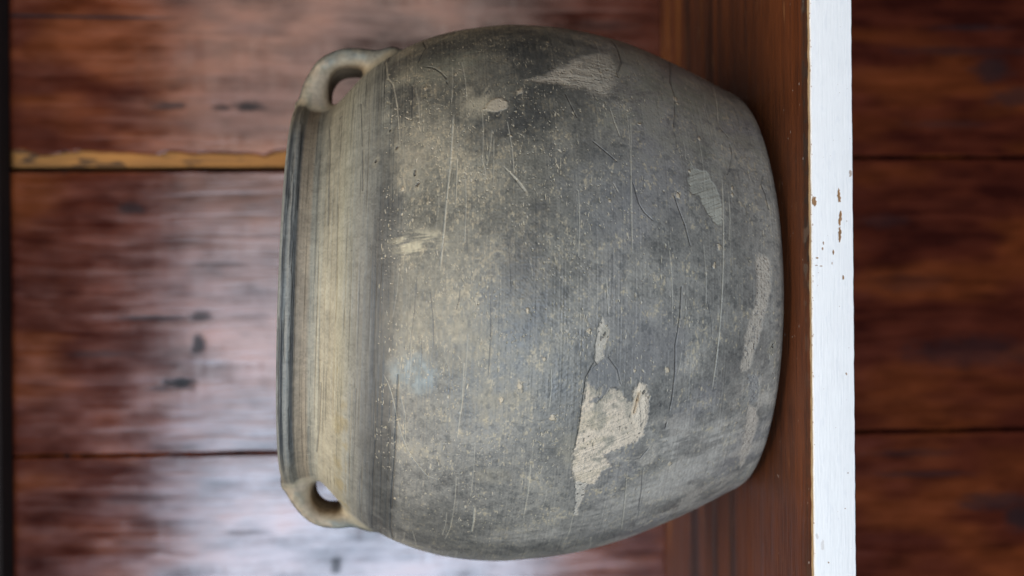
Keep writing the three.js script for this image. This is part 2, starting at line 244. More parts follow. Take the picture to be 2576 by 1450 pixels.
const MARKS = {
  flakeTop: [4.1,1426,5.7,1431,6.6,1441,8.3,1440,10.0,1432,12.0,1431,12.9,1417,12.2,1411,9.0,1412,7.3,1415,5.7,1419],
  flakeGrey: [13.1,1412,11.7,1430,13.0,1450,14.6,1461,17.3,1469,17.5,1448,19.8,1434,20.3,1405,20.7,1394,16.8,1395,14.3,1402],
  flakeMain: [15.9,1397,17.9,1420,17.0,1434,18.8,1430,20.0,1405,20.2,1421,18.9,1437,17.5,1448,18.0,1469,18.8,1478,20.6,1484,20.9,1494,18.9,1496,17.2,1511,17.6,1528,19.0,1532,25.4,1536,27.0,1528,28.9,1529,29.7,1516,30.8,1476,31.8,1447,35.0,1463,36.2,1445,39.6,1433,39.2,1418,37.9,1390,34.6,1381,29.5,1379,25.2,1387,20.7,1390],
  flakeTail: [37.5,1389,38.7,1416,42.9,1413,45.9,1406,48.7,1407,48.2,1398,44.8,1398],
  flakeLip: [17.2,1511,17.6,1528,19.0,1532,24.4,1535,26.9,1523,25.1,1498,22.4,1497,19.3,1505],
  lipCrack: [19.3,1511,20.6,1508,23.1,1503],
  strip1: [-9.4,1787,-8.6,1805,-7.3,1814,-1.6,1817,5.5,1799,9.8,1790,15.2,1776,18.4,1769,19.2,1747,17.4,1743,14.3,1748,10.1,1751,7.1,1757,3.4,1772,-0.0,1778,-3.5,1778,-7.0,1776],
  strip2: [19.4,1762,21.2,1796,28.0,1797,28.4,1775],
  strip3: [28.3,1773,29.6,1795,34.5,1807,39.3,1804,49.6,1799,52.3,1792,49.7,1782,42.4,1774,34.6,1775],
  patch: [-28.3,1632,-26.9,1640,-26.9,1673,-24.8,1681,-22.7,1695,-19.3,1701,-14.5,1698,-14.3,1687,-17.4,1658,-20.6,1647,-20.4,1628,-23.1,1622],
  scrape: [-44.2,1275,-45.4,1317,-48.4,1343,-50.1,1375,-52.2,1387,-54.6,1423,-58.5,1490,-52.8,1487,-50.0,1491,-44.8,1477,-41.2,1456,-40.9,1427,-42.0,1410,-42.5,1369,-43.3,1318],
  blob: [-39.0,1199,-39.3,1221,-38.4,1234,-37.1,1238,-36.2,1235,-35.4,1211,-35.8,1198,-36.2,1180,-37.7,1187],
  splat: [-42.6,1150,-40.0,1168,-40.3,1181,-43.2,1191,-40.7,1204,-35.5,1198,-35.2,1161,-35.8,1132,-39.4,1134],
  smear: [-41.2,1253,-42.1,1270,-40.3,1271,-39.6,1255],
  lines: [[4.5,1,-35.9,1119,-25.9,1114,-17.8,1106,-10.3,1100,-4.4,1095],[5.5,1,-23.4,1223,-20.7,1249,-18.2,1269],[4,0.8,-67.1,1756,-52.8,1737,-43.2,1724],[3.5,0.8,-26.6,1708,-12.6,1700,2.1,1692,12.5,1685,21.4,1678],[2,0.6,-36.0,1503,-22.0,1493,-7.2,1489],[2.6,0.8,16.3,985,17.6,994,19.8,1003,21.7,1008,23.8,1013,28.2,1025,31.6,1038,33.9,1052,37.4,1082,37.9,1105],[5,0.9,44.4,1184,49.1,1185,53.6,1183],[2.6,0.8,37.3,1502,46.7,1509,61.0,1521],[2.5,0.6,-2.7,1434,3.8,1439],[2.5,0.8,-25.7,1127,-16.1,1124],[2,0.6,-29.8,1203,-19.5,1201],[2,0.6,36.6,1142,42.7,1142,52.5,1137,58.8,1127],[2,0.7,20.0,1022,23.7,1032,30.0,1034],[3.2,0.7,-79.0,961,-55.7,975,-51.8,987,-42.8,998,-31.4,1006],[2.4,0.5,-38.2,1496,-28.0,1495,-15.9,1489,-8.3,1490],[3,0.7,-37.9,1459,-34.2,1466,-30.8,1476],[2.6,0.7,-20.7,1453,-19.0,1463],[5,0.8,-56.8,1454,-51.4,1447,-45.6,1452],[1.6,0.4,1.4,1609,5.4,1608]],
  dark: [[5,1,15.8,1015,22.5,1014,31.2,1014,45.4,1010,61.4,1009,72.4,1015],[3,0.8,32.3,972,41.3,969,58.8,969,68.8,968],[3.5,0.8,23.9,849,37.2,847,50.3,840],[9,0.6,40.3,823,52.6,820],[2.2,0.7,21.1,928,35.9,927,55.6,923],[5,0.9,-69.5,1504,-61.6,1508,-55.2,1507,-50.2,1490,-48.3,1490],[5,0.8,-75.6,1662,-53.3,1623,-47.2,1624,-40.1,1613,-36.8,1605],[4,0.6,-42.1,1725,-39.7,1742,-34.1,1745,-29.3,1732,-27.7,1724],[4,0.6,-22.6,1493,-17.0,1508,-15.5,1518,-14.0,1536],[4,0.6,-19.6,1589,-16.9,1597,-13.6,1610,-9.6,1620],[3.5,0.6,-40.6,1362,-37.1,1374,-34.7,1383],[3.5,0.6,-29.2,1415,-27.3,1439,-25.4,1463],[3.5,0.6,-30.6,1819,-27.7,1809,-25.1,1816,-21.1,1820],[4.5,0.8,-1.0,1599,4.9,1596,10.4,1587,15.8,1589,21.7,1586,28.0,1577],[3,0.5,11.7,1442,14.1,1462,16.9,1470],[4.5,0.8,12.7,1411,15.2,1396,19.4,1392,24.3,1389,29.0,1383],[3,0.5,34.0,1499,34.4,1527,32.1,1544],[3,0.8,-52.0,917,-39.6,923,-31.0,927,-23.7,929],[3.5,0.6,-62.8,817,-48.9,819,-40.4,820],[4,0.9,-55.8,843,-43.7,850,-36.2,851,-27.0,853,-18.5,854],[8,0.8,-71.2,1054,-63.3,1061,-59.8,1051,-56.7,1045],[5,0.8,-53.9,1055,-52.0,1077,-49.6,1092,-47.2,1104,-45.2,1107],[5,0.8,-47.7,1031,-42.5,1032,-37.3,1031]],
  pits: [[13.8,1821,7],[-31.2,1000,6],[-29.7,955,6],[-24.1,1039,8],[-21.7,1046,8],[-55.1,870,5],[-36.5,985,5],[7.2,1433,6],[19.2,1522,5]],
  blots: [[-10.0,966,20,130,1,0.6],[35.8,990,26,170,1,0.7],[57.0,997,24,60,1,0.7],[32.2,953,22,110,1,0.45],[-59.3,1000,40,40,1,0.5],[-48.1,1161,60,40,0,0.5],[-40.3,1177,70,40,0,0.5],[-59.9,1219,280,60,1,0.75],[63.0,1225,300,30,1,0.5],[-42.4,1126,120,60,1,0.6],[-38.9,1341,120,80,1,0.55],[-9.8,1047,62,26,3,0.9],[4.3,1079,100,70,0,0.75],[9.9,1157,60,70,0,0.6],[19.4,1216,60,40,0,0.5],[-24.8,1031,40,50,0,0.6],[-31.7,1050,90,70,0,0.4],[15.1,1046,55,45,2,0.8],[-3.4,1281,60,150,1,0.55],[-33.7,1235,130,90,1,0.9],[-49.8,1286,140,70,1,0.8],[-51.5,1100,120,50,4,0.7],[-57.5,1091,60,40,1,0.5],[-44.5,1013,35,50,1,0.8],[-3.4,984,30,330,1,0.55],[39.6,984,40,170,1,0.8],[53.5,1132,160,60,1,0.5],[-48.8,1609,120,60,4,0.7],[-50.6,1710,90,50,4,0.7],[-36.7,1481,70,40,4,0.4],[31.3,1605,90,45,5,0.7],[42.7,1657,120,60,5,0.8],[47.0,1580,110,50,5,0.7],[38.7,1708,60,70,5,0.8],[47.7,1500,120,40,5,0.5],[55.2,1385,200,30,5,0.4],[-32.7,1681,60,50,4,0.4],[-3.1,1057,70,50,0,0.35],[-7.2,1128,40,80,0,0.3],[29.8,1369,30,40,0,0.5],[35.8,1216,40,20,0,0.5],[-9.8,1233,100,260,1,0.25],[-18.9,1416,120,120,6,0.25],[19.3,1420,120,120,1,0.2],[2.3,1735,40,200,1,0.2]]
};

// ---- the pot's skin: colour, relief and gloss over 200 degrees of the turn (mirrored behind), in the pot's own coordinates
const TW = 2048, TH = 1500, SPAN = 200 * Math.PI / 180;
const pc = new Float32Array(TW * TH * 3), ph = new Float32Array(TW * TH).fill(0.5), pr = new Float32Array(TW * TH);
const mix3 = (c, r, g, b, t) => { c[0] = lerp(c[0], r, t); c[1] = lerp(c[1], g, t); c[2] = lerp(c[2], b, t); };
const rowX = new Float32Array(TH), rowR = new Float32Array(TH);
for (let j = 0; j < TH; j++) { const s = (1 - (j + 0.5) / TH) * NS, i = Math.min(NS - 1, Math.floor(s)); rowX[j] = lerp(SX[i], SX[i + 1], s - i); rowR[j] = lerp(SR[i], SR[i + 1], s - i); }
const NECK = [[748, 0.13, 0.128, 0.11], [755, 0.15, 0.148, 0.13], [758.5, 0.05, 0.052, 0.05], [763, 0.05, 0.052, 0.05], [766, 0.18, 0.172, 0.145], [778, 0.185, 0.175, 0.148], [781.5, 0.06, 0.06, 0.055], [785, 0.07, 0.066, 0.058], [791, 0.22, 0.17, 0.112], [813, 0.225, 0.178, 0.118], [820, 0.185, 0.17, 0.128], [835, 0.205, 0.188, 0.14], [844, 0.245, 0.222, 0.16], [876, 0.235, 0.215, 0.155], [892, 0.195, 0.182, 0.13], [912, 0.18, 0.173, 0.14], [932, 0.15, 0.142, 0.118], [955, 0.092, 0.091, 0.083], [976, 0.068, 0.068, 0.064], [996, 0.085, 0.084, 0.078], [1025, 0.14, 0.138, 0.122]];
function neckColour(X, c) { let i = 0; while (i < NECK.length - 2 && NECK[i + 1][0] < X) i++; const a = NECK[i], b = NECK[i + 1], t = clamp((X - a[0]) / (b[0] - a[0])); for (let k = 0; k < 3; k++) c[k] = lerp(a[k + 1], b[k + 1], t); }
const cc = [0, 0, 0], nc = [0, 0, 0];
for (let j = 0; j < TH; j++) {
  const X = rowX[j], R = rowR[j];
  for (let i = 0; i < TW; i++) {
    const th = ((i + 0.5) / TW - 0.5) * SPAN, px = R * Math.sin(th), pz = R * Math.cos(th), a = th * R, o = j * TW + i, deg = th * 57.2958;
    const n1 = fbm(px / 150, X / 150, pz / 150, 3), n2 = fbm(px / 48 + 30, X / 48, pz / 48, 3), n3 = fbm(px / 13, X / 13 + 40, pz / 13, 3), n4 = noise(px / 3.6, X / 3.6, pz / 3.6);
    const turn = noise(X / 3.2, a / 210, 3.7), turn2 = noise(X / 9, a / 420, 8.1), dash = noise(X / 3.4, a / 26, 5.5);
    // burnished grey body with dark and pale clouds
    const n5 = noise(px / 1.9, X / 1.9, pz / 1.9), t = clamp(0.5 + 0.8 * (n1 - 0.5) + 0.7 * (n2 - 0.5) + 0.55 * (n3 - 0.5) + 0.12 * (turn - 0.5) + 0.38 * (n4 - 0.5) + 0.25 * (n5 - 0.5) + 0.2 * (dash - 0.5));
    const olive = step(1560, 1150, X + 120 * (n1 - 0.5)) * step(40, -5, deg + 30 * (n1 - 0.5));
    cc[0] = lerp(0.090, 0.248, t) * (1 + 0.01 * olive); cc[1] = lerp(0.085, 0.229, t); cc[2] = lerp(0.075, 0.189, t) * (1 - 0.10 * olive);
    const lav = step(0.45, 0.7, fbm(px / 120 + 9, X / 120, pz / 120, 2)) * step(1350, 1550, X); mix3(cc, 0.19, 0.178, 0.17, 0.4 * lav);  // lavender-grey sheen of the lower body painted into the colour
    let dust = step(0.50, 0.74, 0.55 * n2 + 0.3 * n3 + 0.25 * dash) * step(0.35, 0.65, n1) * 0.55;
    mix3(cc, 0.25, 0.218, 0.155, 0.8 * dust * step(1500, 1150, X));
    { // crisp scrapes and crumbs of tan clay rubbed into the burnish
      const zone = clamp(0.25 + 0.75 * step(1540, 1240, X) * step(30, -12, deg) + 0.35 * (n1 - 0.5)), f1 = fbm(X / 5.2, a / 15, 41.7, 3), f2 = fbm(px / 9 + 11, X / 9, pz / 9, 3), thr = 0.735 - 0.13 * zone - 0.34 * (n2 - 0.5) - 0.12 * (n1 - 0.5);
      const k1 = step(thr, thr + 0.07, f1), k2 = step(thr + 0.01, thr + 0.08, f2), pale = 0.8 + 0.6 * n4;
      mix3(cc, 0.30 * pale, 0.25 * pale, 0.165 * pale, clamp(0.75 * k1 + 0.55 * k2) * (0.6 + 0.4 * step(0.4, 0.6, n4)) * step(975, 1020, X));
      const k3 = step(0.62, 0.70, fbm(px / 11, X / 11 + 70, pz / 11, 3)); mix3(cc, 0.05, 0.052, 0.05, 0.4 * k3);
      const lowr = step(12, 34, deg + 40 * (n1 - 0.5)) * step(1400, 1560, X), m1 = fbm(px / 30, X / 52, pz / 30 + 5, 4), k4 = step(0.47, 0.66, m1) * lowr; mix3(cc, 0.34 * pale, 0.30 * pale, 0.24 * pale, 0.5 * k4);
      const k5 = step(0.56, 0.66, fbm(px / 36 + 50, X / 60, pz / 36, 4)) * step(-18, -40, deg) * step(1380, 1520, X); mix3(cc, 0.23, 0.215, 0.165, 0.55 * k5);
    }
    let h = 0.5 + 0.05 * (n3 - 0.5) + 0.045 * (n4 - 0.5) + 0.05 * (turn - 0.5), g = 0.52 + 0.25 * (n2 - 0.5) + 0.2 * (n3 - 0.5) + 0.25 * dust;
    // the turned neck and rim
    const nk = 1 - step(955, 1050, X + 70 * (n2 - 0.5));
    if (nk > 0) {
      const Xn = X + 12 * (turn2 - 0.5) * step(787, 822, X) + 22 * (n2 - 0.5) * step(835, 892, X) + 3 * (n3 - 0.5) * step(783, 796, X);
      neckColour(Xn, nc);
      const low = step(-28, 24, deg) * step(787, 828, X) * (1 - step(895, 945, X)); mix3(nc, nc[0] * 1.25, nc[1] * 1.20, nc[2] * 1.16, low);  // neck lighter on the window side: side light painted into the clay colour
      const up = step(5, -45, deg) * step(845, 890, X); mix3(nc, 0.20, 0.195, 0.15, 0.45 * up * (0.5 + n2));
      const rust = step(0.5, 0.68, n2 + 0.25 * (turn - 0.5)) * step(875, 890, X) * (1 - step(905, 922, X)) * step(0, 20, deg); mix3(nc, 0.19, 0.145, 0.065, 0.6 * rust);
      let m = 1 + 0.14 * (turn - 0.5) + 0.25 * (turn2 - 0.5) + 0.4 * (n3 - 0.5) + 0.3 * (n4 - 0.5) + 0.55 * (n2 - 0.5);
      const line = step(0.78, 0.87, noise(X / 2.4, a / 260, 12.9)) * step(783, 796, X); m *= 1 - 0.3 * line * step(0.45, 0.6, noise(a / 60, X / 30, 7.1));
      const strk = step(0.60, 0.72, noise(X / 2.8, a / 70, 2.2)) * step(912, 935, X); mix3(nc, 0.20, 0.19, 0.155, 0.25 * strk);
      if (X < 787) { const wear = step(0.55, 0.7, fbm(a / 70, X / 5, 6.4, 4)); mix3(nc, 0.16, 0.165, 0.15, 0.55 * wear); const soot = step(0.56, 0.68, fbm(a / 110, X / 4, 1.4, 4)); mix3(nc, 0.03, 0.031, 0.03, 0.75 * soot); m = 1 + 0.4 * (n3 - 0.5) + 0.3 * (n4 - 0.5); h -= 0.16 * soot; }
      if (X < 790) { const e = step(46, 70, Math.abs(deg) + 12 * (n2 - 0.5)); mix3(nc, 0.185, 0.16, 0.115, 0.85 * e); }
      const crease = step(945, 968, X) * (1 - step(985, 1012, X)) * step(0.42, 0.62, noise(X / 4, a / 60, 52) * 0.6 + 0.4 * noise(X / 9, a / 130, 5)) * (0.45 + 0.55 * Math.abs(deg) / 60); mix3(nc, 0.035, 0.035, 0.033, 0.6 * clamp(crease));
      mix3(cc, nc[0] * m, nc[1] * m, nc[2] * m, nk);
      h += nk * step(785, 793, X) * (0.10 * (turn - 0.5) + 0.16 * (turn2 - 0.5) - 0.12 * line + 0.07 * (n3 - 0.5)); g = lerp(g, 0.72, nk);
    }
    // pale scuffed foot
    const foot = step(1806, 1845, X + 26 * (n2 - 0.5)); mix3(cc, 0.23, 0.205, 0.165, 0.45 * foot * step(0.35, 0.6, n3 + 0.2 * (n2 - 0.5)));
    pc[o * 3] = cc[0]; pc[o * 3 + 1] = cc[1]; pc[o * 3 + 2] = cc[2]; ph[o] = h; pr[o] = g;
  }
}
const colOf = (deg) => (deg / 200 + 0.5) * TW, rowOf = (X) => (1 - rowOfX(X)) * TH;
function around(deg0, deg1, X0, X1, fn) {            // visits the texels of a patch: fn(texel, degrees, X, radius)
  const i0 = Math.max(0, Math.floor(colOf(deg0))), i1 = Math.min(TW - 1, Math.ceil(colOf(deg1))), j0 = Math.max(0, Math.floor(rowOf(X1))), j1 = Math.min(TH - 1, Math.ceil(rowOf(X0)));
  for (let j = j0; j <= j1; j++) for (let i = i0; i <= i1; i++) fn(j * TW + i, ((i + 0.5) / TW - 0.5) * 200, rowX[j], rowR[j]);
}
const tint = (o, r, g, b, t) => { pc[o * 3] = lerp(pc[o * 3], r, t); pc[o * 3 + 1] = lerp(pc[o * 3 + 1], g, t); pc[o * 3 + 2] = lerp(pc[o * 3 + 2], b, t); };
// clouds of stain and painted shade: tan, dark, blue, cream, olive, pale streaks, grey
const STAIN_SHADE = [[0.25, 0.218, 0.155], [0.052, 0.051, 0.046], [0.20, 0.225, 0.215], [0.40, 0.35, 0.235], [0.17, 0.165, 0.12], [0.33, 0.30, 0.25], [0.15, 0.15, 0.148]];
for (const [deg, X, rx, ry, kind, tone] of MARKS.blots) {  // large dark cloud on the side away from the window paints shade
  const c = STAIN_SHADE[kind], R = radiusAt(X), k = R * Math.PI / 180;
  const dw = Math.min(70, ry * 1.8 / k / Math.max(0.35, Math.cos(deg / 57.3)));
  around(deg - dw, deg + dw, X - rx * 1.8, X + rx * 1.8, (o, d, x, r) => {
    const a = (d - deg) * k * Math.max(0.35, Math.cos(deg / 57.3)), b = x - X, e = Math.hypot(b / rx, a / ry), A = d * k;
    let w = 1 - step(0.35, 1.25, e + 0.9 * (fbm(x / 34, A / 34, kind + 2.5, 3) - 0.5));
    if (w <= 0) return;
    if (kind === 5 || kind === 4) w *= 0.25 + 0.75 * step(0.42, 0.62, fbm(x / 34, A / 9, 31 + kind, 3));
    else if (kind === 1) w *= 0.7 + 0.3 * step(0.3, 0.6, fbm(x / 9, A / 16, 3, 2));
    else if (kind === 3) w *= step(0.32, 0.6, fbm(x / 40, A / 7, 13, 3));
    else w *= 0.35 + 0.65 * step(0.35, 0.62, fbm(x / 12, A / 18, 23, 3));
    const m = 1 + 0.5 * (noise(x / 5, A / 9, 4) - 0.5);
    tint(o, c[0] * m, c[1] * m, c[2] * m, w * tone); pr[o] = lerp(pr[o], kind === 1 || kind === 2 ? 0.46 : 0.75, 0.6 * w);
  });
}
// hair-thin strokes and polygons in the skin
function segments(pts, fn, reach) {
  for (let s = 0; s + 3 < pts.length; s += 2) {
    const [d0, x0, d1, x1] = pts.slice(s, s + 4), k = radiusAt((x0 + x1) / 2) * Math.PI / 180, pad = reach / k;
    around(Math.min(d0, d1) - pad, Math.max(d0, d1) + pad, Math.min(x0, x1) - reach, Math.max(x0, x1) + reach, (o, d, x) => {
      const ax = (d1 - d0) * k, ay = x1 - x0, bx = (d - d0) * k, by = x - x0, t = clamp((ax * bx + ay * by) / (ax * ax + ay * ay + 1e-6));
      fn(o, Math.hypot(bx - ax * t, by - ay * t), (s / 2 + t) / (pts.length / 2 - 1), d * k, x);
    });
  }
}
for (const [w, tone, ...pts] of MARKS.dark) segments(pts, (o, q, t, a, x) => {  // cracks and grooves; one stroke paints the shadow along the flake edge
  const ww = w * (0.3 + 0.8 * noise(a / 14, x / 14, 3)) * 0.45, f = (1 - step(ww * 0.4, ww + 1, q)) * tone * step(0.2, 0.45, noise(a / 20, x / 20, 9.5) + 0.15);
  tint(o, 0.05, 0.051, 0.05, 0.5 * f); ph[o] = Math.min(ph[o], 0.5 - 0.22 * f);
}, w + 4);
for (const [w, tone, ...pts] of MARKS.lines) segments(pts, (o, q, t, a, x) => {
  const end = step(0, 0.08, t) * step(1, 0.9, t), ww = w * 0.56 * (0.7 + 0.5 * noise(a / 30, x / 30, 5)), f = (1 - step(ww * 0.35, ww + 0.7, q)) * (0.35 + 0.65 * end) * tone * (0.6 + 0.5 * noise(a / 7, x / 7, 2));
  tint(o, 0.37, 0.335, 0.255, 0.85 * clamp(f)); ph[o] -= 0.12 * f;
}, w + 3);
function polygon(pts, margin, fn) {                  // fn(texel, signed distance (inside negative), a, X, share across)
  let d0 = 1e9, d1 = -1e9, x0 = 1e9, x1 = -1e9, sx = 0;
  for (let s = 0; s < pts.length; s += 2) { d0 = Math.min(d0, pts[s]); d1 = Math.max(d1, pts[s]); x0 = Math.min(x0, pts[s + 1]); x1 = Math.max(x1, pts[s + 1]); sx += pts[s + 1]; }
  const n = pts.length / 2, k = radiusAt(sx / n) * Math.PI / 180;
  around(d0 - margin / k, d1 + margin / k, x0 - margin, x1 + margin, (o, d, x) => {
    const A = d * k, pa = A + 9 * (fbm(A / 12, x / 12, 7.7, 3) - 0.5), pX = x + 9 * (fbm(A / 12, x / 12, 17.7, 3) - 0.5);
    let best = 1e9, inside = false;
    for (let i = 0, j = n - 1; i < n; j = i++) {
      const ax = pts[j * 2] * k, ay = pts[j * 2 + 1], bx = pts[i * 2] * k, by = pts[i * 2 + 1], ex = bx - ax, ey = by - ay, t = clamp(((pa - ax) * ex + (pX - ay) * ey) / (ex * ex + ey * ey + 1e-9));
      best = Math.min(best, Math.hypot(pa - ax - ex * t, pX - ay - ey * t));
      if ((ay > pX) !== (by > pX) && pa < (bx - ax) * (pX - ay) / (by - ay) + ax) inside = !inside;
    }
    fn(o, inside ? -best : best, A, x, (x - x0) / (x1 - x0), (d - d0) / (d1 - d0));
  });
}
polygon(MARKS.flakeGrey, 8, (o, q, a, x) => { const f = 1 - step(-2, 1.5, q), m = 1 + 0.4 * (fbm(a / 16, x / 16, 2, 3) - 0.5); tint(o, 0.15 * m, 0.145 * m, 0.136 * m, 0.45 * f); ph[o] -= 0.16 * f; pr[o] = lerp(pr[o], 0.6, f); });
polygon(MARKS.flakeMain, 8, (o, q, a, x, u, v) => {
  const f = 1 - step(-5, 3, q + 8 * (fbm(a / 5, x / 5, 41, 2) - 0.5)), n = fbm(a / 26, x / 26, 3.3, 3), fine = fbm(a / 6, x / 6, 8.2, 3), diag = noise((a + 0.32 * x) / 2.6, (x - 0.3 * a) / 34, 4.4);
  const grey = step(0.54, 0.74, n + 0.14 * step(0.75, 0.2, v)) * step(0.95, 0.6, u), m = 0.95 + 0.35 * (fine - 0.5) + 0.35 * (diag - 0.5) * step(0.45, 0.6, v);
  tint(o, lerp(0.52, 0.30, grey) * m, lerp(0.43, 0.265, grey) * m, lerp(0.315, 0.20, grey) * m, 0.92 * f);
  const pit = step(0.76, 0.84, noise(a / 5, x / 5, 13.4)) * step(0.55, 0.68, fbm(a / 40, x / 40, 3.9, 2) + 0.1) * step(0.2, 0.4, v) * (1 - step(0.55, 0.7, v)); tint(o, 0.15, 0.135, 0.11, 0.6 * pit * f);
  const wash = step(0.5, 0.62, fbm((a + 0.3 * x) / 22, (x - 0.3 * a) / 60, 61.2, 4)) * step(0.3, 0.9, 1 - u + 0.2); tint(o, 0.36 * m, 0.30 * m, 0.19 * m, 0.3 * wash * f);
  ph[o] -= f * (0.24 - 0.22 * (fine - 0.5) - 0.16 * (diag - 0.5) + 0.2 * pit); pr[o] = lerp(pr[o], 0.9, f);
});
polygon(MARKS.flakeLip, 6, (o, q, a, x) => { const f = 1 - step(-7, 1, q), m = 1 + 0.3 * (fbm(a / 9, x / 9, 5, 3) - 0.5); tint(o, 0.56 * m, 0.47 * m, 0.35 * m, 0.7 * f); ph[o] += 0.3 * f; });
segments(MARKS.lipCrack, (o, q) => { const f = 1 - step(0.8, 3, q), e = 1 - step(2, 9, q); tint(o, 0.40, 0.27, 0.13, 0.35 * e); tint(o, 0.2, 0.12, 0.06, 0.55 * f); ph[o] -= 0.2 * f; }, 10);
for (const name of ['flakeTop', 'flakeTail']) polygon(MARKS[name], 6, (o, q, a, x) => {
  const f = 1 - step(-2, 1.2, q), fine = fbm(a / 6, x / 6, 9.2, 3), m = 0.92 + 0.5 * (fine - 0.5), pit = step(0.74, 0.83, noise(a / 6, x / 5, 3.4));
  tint(o, 0.40 * m, 0.355 * m, 0.28 * m, 0.94 * f); tint(o, 0.09, 0.085, 0.08, 0.8 * pit * f); ph[o] -= f * (0.2 - 0.2 * (fine - 0.5) + 0.2 * pit); pr[o] = lerp(pr[o], 0.9, f);
});
for (const [name, c] of [['strip1', [0.33, 0.285, 0.22]], ['strip2', [0.20, 0.188, 0.165]], ['strip3', [0.34, 0.29, 0.225]]]) polygon(MARKS[name], 6, (o, q, a, x) => {
  const f = (1 - step(-5, 3, q)) * (0.85 + 0.15 * step(0.35, 0.6, fbm(a / 20, x / 14, 88, 3))), fine = fbm(a / 5, x / 4, 4.2, 3), hole = step(0.64, 0.76, fbm(a / 7, x / 5, 19.2, 2)), m = 1 + 0.55 * (fine - 0.5);
  tint(o, c[0] * m, c[1] * m, c[2] * m, 0.92 * f); if (name !== 'strip3') tint(o, 0.13, 0.125, 0.115, 0.6 * hole * f);
  ph[o] -= f * (0.07 - 0.26 * (fine - 0.5) + 0.1 * hole); pr[o] = lerp(pr[o], 0.92, f);
});
polygon(MARKS.patch, 6, (o, q, a, x) => { const f = 1 - step(-3, 2, q), d = noise((x - 0.55 * a) / 40, (a + 0.55 * x) / 3.2, 6.1), m = 1 + 0.22 * (d - 0.5) + 0.35 * (fbm(a / 6, x / 6, 3, 3) - 0.5) + 0.3 * (fbm(a / 25, x / 25, 33, 2) - 0.5); tint(o, 0.27 * m, 0.255 * m, 0.20 * m, 0.8 * f); ph[o] -= f * (0.1 - 0.12 * (d - 0.5)); pr[o] = lerp(pr[o], 0.85, f); });
polygon(MARKS.scrape, 14, (o, q, a, x, u) => {       // scraped along the profile: broken streaks
  const s = 0.6 * fbm(x / 16, a / 4.2, 5.1, 4) + 0.4 * fbm(x / 9, a / 9, 51, 3), f = (1 - step(-13, 8, q + 34 * (s - 0.5))) * (0.55 + 0.45 * step(0.38, 0.5, s)) * (0.7 + 0.3 * step(0.3, 0.6, fbm(x / 22, a / 18, 4, 2))), m = 1 + 0.35 * (noise(x / 7, a / 3.5, 8) - 0.5);
  tint(o, lerp(0.42, 0.33, u) * m, lerp(0.355, 0.295, u) * m, lerp(0.265, 0.225, u) * m, 0.95 * f);
  const gap = step(0.74, 0.82, fbm(x / 9, a / 3.4, 3.3, 2)); tint(o, 0.075, 0.074, 0.07, 0.8 * gap * f); ph[o] -= 0.14 * f + 0.12 * gap * f; pr[o] = lerp(pr[o], 0.85, f);
});
for (const name of ['blob', 'smear']) polygon(MARKS[name], 6, (o, q, a, x) => { const f = 1 - step(-5, 1, q), m = 1 + 0.3 * (fbm(a / 6, x / 6, 5, 2) - 0.5); tint(o, 0.37 * m, 0.31 * m, 0.22 * m, 0.92 * f); ph[o] += 0.14 * f; pr[o] = lerp(pr[o], 0.9, f); });
polygon(MARKS.splat, 20, (o, q, a, x) => { const s = fbm(x / 7, a / 16, 6.6, 3), f = (1 - step(-26, 18, q + 50 * (s - 0.5))); tint(o, 0.33, 0.285, 0.195, 0.9 * f * step(0.25, 0.42, s)); pr[o] = lerp(pr[o], 0.85, f); });
// scattered flecks and short nicks, mostly lying along the turn
for (let k = 0; k < 11000; k++) {
  const deg = (rnd() - 0.5) * 188, X = 970 + rnd() * 870, th = deg / 57.2958, R = radiusAt(X), px = R * Math.sin(th), pz = R * Math.cos(th);
  const crowd = fbm(px / 70 + 3, X / 70, pz / 70, 2), zone = (1 - step(1340, 1620, X)) * (1 - step(15, 60, deg)) + 0.22;
  if (rnd() > step(0.36, 0.66, crowd) * zone * 1.3) continue;
  const len = 1.2 + 11 * rnd() * rnd() * rnd(), wid = 0.9 + 1.9 * rnd() * rnd(), lean = (rnd() - 0.5) * (rnd() < 0.2 ? 2.5 : 0.4), k2 = R * Math.PI / 180, tone = 0.45 + 0.55 * rnd(), pale = rnd();
  around(deg - (len + 3) / k2, deg + (len + 3) / k2, X - len - 3, X + len + 3, (o, d, x) => {
    const a = (d - deg) * k2, b = x - X, p = a * Math.cos(lean) + b * Math.sin(lean), q = -a * Math.sin(lean) + b * Math.cos(lean), e = Math.hypot(p / len, q / wid);
    const f = (1 - step(0.5, 1.15, e + 0.5 * (noise(x / 2.5, d * k2 / 4, 4) - 0.5))) * tone;
    if (f > 0) { tint(o, lerp(0.30, 0.44, pale), lerp(0.26, 0.38, pale), lerp(0.17, 0.28, pale), f); ph[o] -= 0.1 * f; }
  });
}
for (let k = 0; k < 34; k++) {                       // larger crumbs of tan clay
  const deg = (rnd() - 0.5) * 130, X = 990 + rnd() * 800, k2 = radiusAt(X) * Math.PI / 180, s = 3 + 5 * rnd() * rnd(), el = 0.7 + 1.2 * rnd();
  around(deg - 14 / k2, deg + 14 / k2, X - 14, X + 14, (o, d, x) => { const f = 1 - step(0.55, 1.1, Math.hypot((d - deg) * k2 / (s * el), (x - X) / s) + 0.8 * (noise(x / 3, d * k2 / 3, 6) - 0.5)); tint(o, 0.43, 0.35, 0.235, 0.85 * f); ph[o] += 0.15 * f; });
}
